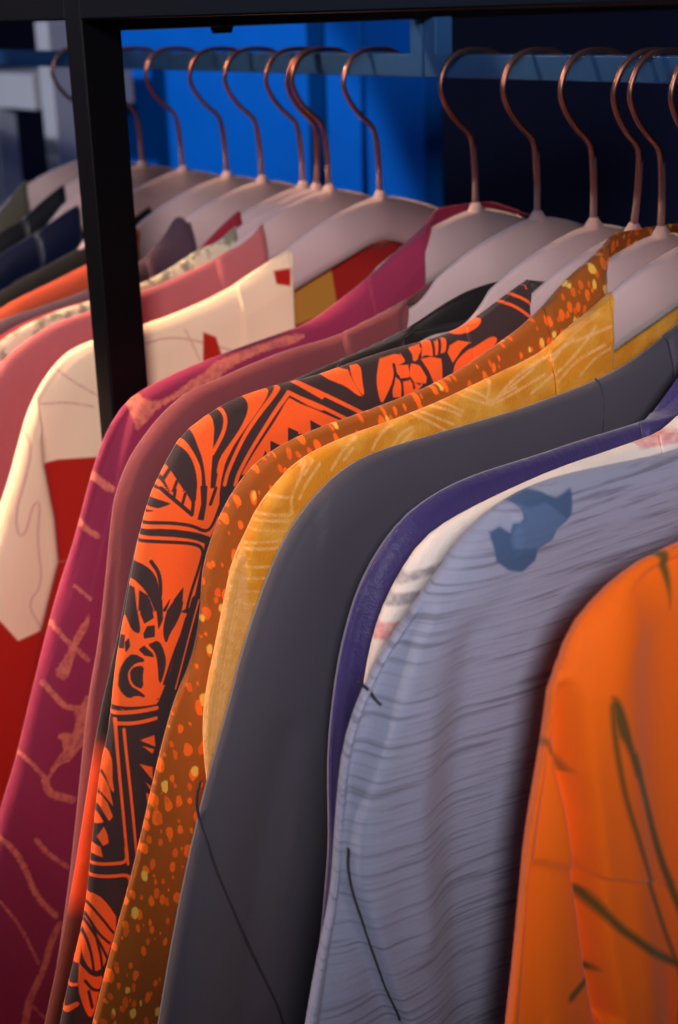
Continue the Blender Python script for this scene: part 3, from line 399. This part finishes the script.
'darkred': {'T':0.006,'vc':-0.0532,'X':-0.205,'vy':-0.05,'out':[(-613,-1056),(-763,-1146),(-922,-1264),(-1042,-1348),(-1502,-1530),(-1948,-1559),(-2317,-1616),(-2631,-1706),(-2836,-1860),(-3067,-2251)]},
'mauve': {'T':0.0095,'vc':-0.0647,'X':-0.264,'vy':-0.06,'out':[(-718,-1183),(-813,-1111),(-933,-1262),(-1040,-1352),(-1182,-1460),(-1656,-1610),(-2023,-1675),(-2376,-1723),(-2626,-1844),(-2832,-2263)]},
'rust': {'T':0.0095,'vc':-0.0943,'X':-0.318,'vy':-0.09,'out':[(-880,-1265),(-1056,-1384),(-1403,-1520),(-1702,-1611),(-2142,-1742),(-2457,-1956),(-2713,-2390)]},
'ink': {'T':0.0095,'vc':-0.0944,'X':-0.392,'vy':-0.09,'out':[(-352,-1194),(-662,-1361),(-1058,-1488),(-1349,-1589),(-1820,-1748),(-2157,-1994),(-2436,-2499)]},
'navy': {'T':0.0095,'vc':-0.1239,'X':-0.465,'vy':-0.12,'out':[(-689,-1222),(-853,-1286),(-1102,-1419),(-1480,-1561),(-1884,-1836),(-2184,-2411)]},
'blackfar': {'T':0.0095,'vc':-0.1438,'X':-0.505,'vy':-0.14,'out':[(-629,-1080),(-820,-1180),(-1036,-1339),(-1290,-1429),(-1703,-1687),(-2006,-2233)]},
'olive': {'T':0.0095,'vc':-0.1636,'X':-0.575,'vy':-0.16,'out':[(-689,-1079),(-837,-1206),(-975,-1343),(-1306,-1581),(-1667,-2104)]},
}
def seg_dist(P, A, B):
    d = B - A; L2 = max((d * d).sum(), 1e-12)
    t = np.clip(((P - A) @ d) / L2, 0, 1)
    q = P - (A + t[:, None] * d)
    return np.sqrt((q * q).sum(1))
def poly_dist(P, pts):
    r = np.full(len(P), 9.0)
    for a, b in zip(pts[:-1], pts[1:]): r = np.minimum(r, seg_dist(P, a, b))
    return r
def field(P, ops):
    """signed distance to a printed figure, negative inside"""
    d = np.full(len(P), 1.0)
    for op in ops:
        pts = np.array(op[1], float) / 1e4
        if op[0][1] == 'S' and len(pts) > 2: pts = chaikin(pts, 2)
        elif op[0][1] == 'P' and len(pts) > 6: pts = chaikin(np.vstack([pts, pts[:1]]), 1)
        lo, hi = pts.min(0) - .012, pts.max(0) + .012
        sel = np.where(((P >= lo) & (P <= hi)).all(1))[0]
        if not len(sel): continue
        Q = P[sel]
        if op[0][1] in 'PQ':
            cl = np.vstack([pts, pts[:1]])
            r = poly_dist(Q, cl); ins = np.zeros(len(Q), bool)
            for a, b in zip(cl[:-1], cl[1:]):
                if a[1] == b[1]: continue
                c = (a[1] > Q[:, 1]) != (b[1] > Q[:, 1])
                ins ^= c & (Q[:, 0] < (b[0] - a[0]) * (Q[:, 1] - a[1]) / (b[1] - a[1]) + a[0])
            r = np.where(ins, -r, r)
        else:
            r = poly_dist(Q, pts) - op[2] / 2e4
        d[sel] = np.minimum(d[sel], r) if op[0][0] == '+' else np.maximum(d[sel], .0003 - r)
    return np.clip(d, -.02, .02)
def side_of(P, pts, extend=1.0):
    """signed distance to an open line: positive on its right when walked downwards"""
    pts = np.array(pts, float)
    if extend:
        a = pts[0] + (pts[0] - pts[1]) / np.linalg.norm(pts[0] - pts[1]) * extend
        b = pts[-1] + (pts[-1] - pts[-2]) / np.linalg.norm(pts[-1] - pts[-2]) * extend
        pts = np.vstack([a, pts, b])
    best = np.full(len(P), 9.0); sg = np.ones(len(P))
    for a, b in zip(pts[:-1], pts[1:]):
        r = seg_dist(P, a, b); d = b - a
        c = d[0] * (P[:, 1] - a[1]) - d[1] * (P[:, 0] - a[0])
        m = r < best - 1e-9
        best = np.where(m, r, best); sg = np.where(m, np.sign(c), sg)
    return best * sg
def resample(pts, n, power=1.0):
    pts = np.array(pts, float); L_ = np.r_[0, np.cumsum(np.linalg.norm(np.diff(pts, axis=0), axis=1))]
    s = np.linspace(0, 1, n) ** power * L_[-1]
    return np.c_[np.interp(s, L_, pts[:, 0]), np.interp(s, L_, pts[:, 1])]
def chaikin(p, k=2):
    p = np.array(p, float)
    for _ in range(k):
        q = np.empty((2 * len(p), 2)); q[0] = p[0]; q[-1] = p[-1]
        q[1:-1:2] = p[:-1] * .75 + p[1:] * .25
        q[2:-1:2] = p[:-1] * .25 + p[1:] * .75
        p = q
    return p
TEMPL = np.array([(-.02, -.118), (-.05, -.114), (-.075, -.122), (-.10, -.134), (-.14, -.142), (-.19, -.147)])
Z_HEM = -.86
SEAM = np.array(GD['charcoal']['seams'][0][0], float) / 1e4
def outline(g):
    o = np.array(g['out'], float) / 1e4
    vy = g['vy']
    pre = [p for p in TEMPL if o[0][0] + .012 < p[0] <= vy - .004]
    if o[0][0] < vy - .012:
        pre = [(vy, np.interp(vy, TEMPL[::-1, 0], TEMPL[::-1, 1]))] + [tuple(p) for p in pre]
        dz = o[0][1] - np.interp(o[0][0], TEMPL[::-1, 0], TEMPL[::-1, 1])
        n = len(pre); pre = [(y, z + dz * (i / n)) for i, (y, z) in enumerate(pre)]
        o = np.vstack([pre, o])
    else:
        vy = o[0][0]
    # carry the sleeve on down to the hem
    d = (o[-1] - o[-4]); d /= np.linalg.norm(d)
    p = o[-1].copy(); ext = []
    while p[1] > Z_HEM:
        d = d * .9 + np.array((-.10, -1.)) * .1; d /= np.linalg.norm(d)
        p = p + d * .04; ext.append(p.copy())
    o = chaikin(np.vstack([o, ext]), 2)
    return o, vy
def build_mesh(name, V, F, mat, parent, attrs):
    me = bpy.data.meshes.new(name)
    used = np.unique(F); mp = np.full(len(V), -1); mp[used] = np.arange(len(used))
    V2 = V[used]; F2 = mp[F]
    me.vertices.add(len(V2)); me.vertices.foreach_set('co', V2.astype(np.float32).ravel())
    me.loops.add(F2.size); me.loops.foreach_set('vertex_index', F2.astype(np.int32).ravel())
    me.polygons.add(len(F2)); me.polygons.foreach_set('loop_start', np.arange(0, F2.size, 4, dtype=np.int32))
    me.polygons.foreach_set('use_smooth', np.ones(len(F2), bool))
    me.update(calc_edges=True)
    for k, a in attrs.items():
        at = me.attributes.new(k, 'FLOAT', 'POINT'); at.data.foreach_set('value', a[used].astype(np.float32))
    me.materials.append(mat)
    o = bpy.data.objects.new(name, me)
    return link(o, parent)

def make_jacket(key, label, group, fine=1.0, collar_z=None, wave=.0018):
    g = GD[key]; X = g['X']; mat = MAT[key]
    root = empty('kimono_jacket', (X, 0, 0))
    tag(root, label, 'kimono jacket', group)
    O, vy = outline(g)
    vc = min(vy, g['vc']) if abs(vy - g['vy']) < .02 else vy + (g['vc'] - g['vy'])
    T = g['T']
    rnd = random.Random(key); ph = [rnd.uniform(0, 6.28) for _ in range(6)]
    seam = np.array(g['seams'][0][0], float) / 1e4 if key in ('bluegrey', 'charcoal') else SEAM
    pieces = {}
    for side in (-1, 1):
        for sheet in (1, -1):
            near = side == -1 and sheet == 1
            N = int(300 * fine) if side == -1 else 260; Mv = int(120 * fine) if near else 50
            Or = resample(O, N, 1.35)
            if sheet == 1:
                I = resample([(vy, O[0][1]), (vc, O[0][1] - .02), (vc, -.30), (vc * .9, Z_HEM)], N, 1.35)
            else:
                Or = np.vstack([resample([(0, -.127), (vy * .6, min(-.122, O[0][1])), O[0]], 13)[:-1], Or]); N = len(Or)
                I = resample([(0, -.128), (0, Z_HEM)], N, 1.35)
            Oo = O if sheet == 1 else np.vstack([Or[:12], O])
            v = (np.linspace(0, 1, Mv) ** 1.45)[None, :, None]
            G = Or[:, None, :] * (1 - v) + I[:, None, :] * v
            P = G.reshape(-1, 2)
            d = np.minimum(poly_dist(P, resample(Oo, 110)), np.linalg.norm(G - Or[:, None, :], axis=2).ravel())
            q = 1 - np.clip(d / .022, 0, 1)
            h = T * np.sqrt(np.clip(1 - q * q, 0, 1))
            drop = np.clip((-.17 - P[:, 1]) / .18, 0, 1) * np.clip(d / .03, 0, 1)
            y, z = P[:, 0], P[:, 1]
            und = np.sin(y * 62 + z * 9 + ph[0]) * .6 + np.sin(y * 118 - z * 14 + ph[1]) * .3 + np.sin(z * 31 + y * 47 + ph[2]) * .25
            h = h + wave * und * drop
            for st in (g.get('steps', ()) if near else ()):
                ln = np.array(st[0], float) / 1e4; amt = st[1] / 1000; wd = st[2] / 1000
                s = side_of(P, ln, 0)
                # fade the fold out past the ends of its line
                lo, hi = ln.min(0) - wd, ln.max(0) + wd
                mid = np.clip(1 - poly_dist(P, ln) / .07, 0, 1)
                f = 1 / (1 + np.exp(-np.clip(s / (wd * .45), -30, 30)))
                if len(st) > 3: h = h - amt * mid ** .5 * np.exp(-(s / wd) ** 2) * np.clip(d / .01, 0, 1)
                else: h = h + amt * mid * (f - (.85 if amt > 0 else .15)) * np.clip(d / .004, 0, 1)
            V = np.c_[h * sheet, P[:, 0] * (1 if side == -1 else -1), P[:, 1]]
            idx = np.arange(N * Mv).reshape(N, Mv)
            F = np.stack([idx[:-1, :-1], idx[1:, :-1], idx[1:, 1:], idx[:-1, 1:]], -1).reshape(-1, 4)
            if (side == -1) == (sheet == 1): F = F[:, ::-1]
            at = {}
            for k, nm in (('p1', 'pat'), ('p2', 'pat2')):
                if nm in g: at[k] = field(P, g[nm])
            c = P[F].mean(1)
            slv = side_of(c, seam) < 0
            pieces[(side, sheet)] = (V, F, at, slv)
    for side in (-1, 1):
        V, F, at, slv = pieces[(side, 1)]
        build_mesh('front_panel', V, F[~slv], mat, root, at)
        V2, F2, at2, slv2 = pieces[(side, -1)]
        Vs = np.vstack([V, V2]); Fs = np.vstack([F[slv], F2[slv2] + len(V)])
        build_mesh('sleeve', Vs, Fs, mat, root, {k: np.r_[at[k], at2[k]] for k in at})
    Vl, Fl, al, sl = pieces[(-1, -1)]; Vr, Fr, ar, sr = pieces[(1, -1)]
    bat = {k: np.r_[al[k], ar[k]] for k in al}
    bmat = mat
    if 'patb' in g:
        bmat = LINING; bat = {'p1': field(np.c_[-abs(np.vstack([Vl, Vr])[:, 1]), np.vstack([Vl, Vr])[:, 2]], g['patb'])}
    build_mesh('back_panel', np.vstack([Vl, Vr]), np.vstack([Fl[~sl], Fr[~sr] + len(Vl)]), bmat, root, bat)
    # seams seen on the cloth
    for s in g.get('seams', ()):
        ln = chaikin(np.array(s[0], float) / 1e4, 2)
        V = pieces[(-1, 1)][0]
        bm = bmesh.new(); pts = []
        for p in ln:
            k = ((V[:, 1:] - p) ** 2).sum(1).argmin(); pts.append(Vector((V[k, 0] + .0001, p[0], p[1])))
        for _ in range(2):
            pts = [pts[0]] + [Vector(((pts[i - 1].x + pts[i].x * 2 + pts[i + 1].x) / 4, pts[i].y, pts[i].z)) for i in range(1, len(pts) - 1)] + [pts[-1]]
        tube(bm, pts, .0007, 6)
        obj('seam', bm, SEAMM, root)
    # collar band: up each front edge, over the hanger and round the back of the neck
    zt = O[0][1]; cz = collar_z if collar_z is not None else -.120
    A = [(T + .0012, vc * .9, Z_HEM + .004), (T + .0012, vc, -.45), (T + .0012, vc, -.30), (T + .0012, vc, zt - .045), (T + .0006, vc + .0003, zt - .018), (T * .45, vc * .6 + vy * .4, zt - .001), (-T * .3, vy * .92, zt + (cz - zt) * .35 - .001), (-T - .002, vy * .62, zt + (cz - zt) * .85), (-T - .0035, vy * .3, cz), (-T - .004, 0, cz)]
    wd = .042
    oz = lambda yy: float(np.interp(yy, O[:60][::-1, 0], O[:60][::-1, 1])) if yy > O[60][0] else zt
    yo = vc - wd
    kk = np.argmin(abs(O[:len(O) // 2, 0] - yo)); zo = O[kk, 1]
    Bq = [(T + .0012, vc * .9 - wd, Z_HEM + .004), (T + .0012, yo, -.45), (T + .0012, yo, -.30), (T + .0012, yo, zo - .045), (T + .0006, yo, zo - .018), (T * .45, yo, zo - .0005), (-T * .5, yo * .9, zo - .004), (-T - .002, yo * .62, cz - .033), (-T - .003, yo * .3, cz - .036), (-T - .003, 0, cz - .036)]
    nf, m = (26, 36) if 'pat' in g else (6, 9)
    A = smooth_path(A, nf); Bq = smooth_path(Bq, nf)
    A = A + [Vector((p.x, -p.y, p.z)) for p in A[-2::-1]]; Bq = Bq + [Vector((p.x, -p.y, p.z)) for p in Bq[-2::-1]]
    rows = [[a.lerp(b, k / (m - 1)) for k in range(m)] for a, b in zip(A, Bq)]
    # let the front of the band lie on the ridge of the cloth
    for r in rows:
        for k in range(m):
            yy = -abs(r[k].y)
            if yy < vy and r[k].x > -T * .4:
                zz = float(np.interp(-yy, -O[:len(O) // 2, 0], O[:len(O) // 2, 1]))
                if r[k].z > zz - .001: r[k].z = zz + .0004
    V = np.array([[p.x, p.y, p.z] for r in rows for p in r]); nr = len(rows)
    idx = np.arange(nr * m).reshape(nr, m)
    F = np.stack([idx[:-1, :-1], idx[:-1, 1:], idx[1:, 1:], idx[1:, :-1]], -1).reshape(-1, 4)
    P = np.c_[-abs(V[:, 1]), V[:, 2]]
    at = {}
    for k, nm in (('p1', 'pat'), ('p2', 'pat2')):
        if nm in g: at[k] = field(P, g[nm])
    co = build_mesh('collar', V, F, mat, root, at)
    sd = co.modifiers.new('thickness', 'SOLIDIFY'); sd.thickness = .0016; sd.offset = 0
    return root, O
SEAMM = plain('dark seam thread', srgb(44, 40, 48), .8)
JACKETS = [
 ('orange', 'bright orange kimono jacket with olive brush lines, nearest of the row at lower right', 2.0, None),
 ('bluegrey', 'crinkled blue-grey kimono jacket with a dark blue leaf on its shoulder', 2.0, None),
 ('white', 'white kimono jacket with grey and pink stripes, mostly hidden behind the blue-grey one', 1.0, None),
 ('purple', 'dark violet crinkled kimono jacket between the charcoal and the white striped ones', 1.0, None),
 ('charcoal', 'plain charcoal grey kimono jacket with a long diagonal sleeve seam', 1.0, None),
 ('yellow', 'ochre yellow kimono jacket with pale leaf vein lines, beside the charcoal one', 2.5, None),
 ('brown', 'rust brown kimono jacket covered in orange and yellow speckles', 1.0, -.0905),
 ('orangeblack', 'black kimono jacket printed with large orange flowers and borders', 4.4, None),
 ('black', 'black kimono jacket dyed orange red on its sleeve, behind the orange flowered one', 1.0, None),
 ('plum', 'plain plum coloured kimono jacket between the patterned burgundy and the black ones', 1.0, None),
 ('burgundy', 'burgundy kimono jacket with pale salmon vine bands, covering the foot of the black post', 2.3, -.0905),
 ('cream', 'cream kimono jacket with red panels and thin wavy lines, behind the black post', 1.8, None),
 ('rose', 'dusty rose kimono jacket directly behind the cream one', .8, None),
 ('green', 'pale mottled celadon kimono jacket showing as a thin strip behind the rose one', .8, None),
 ('darkred', 'dark red kimono jacket showing as a sliver behind the pale celadon one', .8, None),
 ('mauve', 'dark mauve kimono jacket between the rust orange and the dark red ones', .8, None),
 ('rust', 'rust orange kimono jacket between the ink black and the dark mauve ones', .8, None),
 ('ink', 'ink black kimono jacket mostly hidden between the midnight satin and rust orange ones', .8, None),
 ('navy', 'midnight blue satin kimono jacket left of the black post', .8, None),
 ('blackfar', 'black satin kimono jacket behind the midnight blue one at the far left', .8, None),
 ('olive', 'olive grey kimono jacket, last of the row at the far left', .8, None),
]
RIDGE = {}
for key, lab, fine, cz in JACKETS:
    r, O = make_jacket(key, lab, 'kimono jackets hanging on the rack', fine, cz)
    RIDGE[key] = O[:len(O) // 3]
HANGERS = [
 ('orange', 0, 'blush hanger inside the bright orange jacket'),
 ('bluegrey', 0, 'blush hanger inside the blue-grey jacket'),
 ('white', 0, 'blush hanger inside the white striped jacket'),
 ('purple', 0, 'blush hanger inside the dark violet jacket'),
 ('charcoal', 0, 'blush hanger inside the charcoal jacket'),
 ('yellow', 0, 'blush velvet hanger with copper hook carrying the ochre yellow jacket'),
 ('brown', 0, 'blush velvet hanger with copper hook carrying the rust brown speckled jacket'),
 ('orangeblack', .012, 'blush velvet hanger with a tilted copper hook carrying the orange flowered jacket'),
 ('black', 0, 'blush velvet hanger with copper hook carrying the black jacket'),
 ('plum', 0, 'blush velvet hanger with copper hook carrying the plain plum jacket'),
 ('burgundy', 0, 'blush velvet hanger with copper hook carrying the burgundy vine jacket'),
 ('cream', 0, 'blush velvet hanger with copper hook carrying the cream and red jacket'),
 ('rose', 0, 'blush velvet hanger with copper hook carrying the dusty rose jacket'),
 ('green', .013, 'blush velvet hanger with a tilted copper hook carrying the celadon jacket'),
 ('darkred', 0, 'blush velvet hanger with copper hook carrying the dark red jacket'),
 ('mauve', 0, 'blush velvet hanger with copper hook carrying the dark mauve jacket'),
 ('rust', 0, 'blush velvet hanger with copper hook carrying the rust orange jacket'),
 ('ink', 0, 'blush velvet hanger with copper hook carrying the ink black jacket'),
 ('navy', 0, 'blush velvet hanger right of the black post carrying the midnight blue jacket'),
 ('blackfar', 0, 'blush velvet hanger left of the black post carrying the black satin jacket'),
 ('olive', 0, 'blush velvet hanger at the far left carrying the olive grey jacket'),
]
for key, lean, lab in HANGERS:
    make_hanger(GD[key]['X'], lab, RIDGE[key], lean, 1 if key in ('orange', 'bluegrey', 'white', 'purple', 'charcoal') else 0)
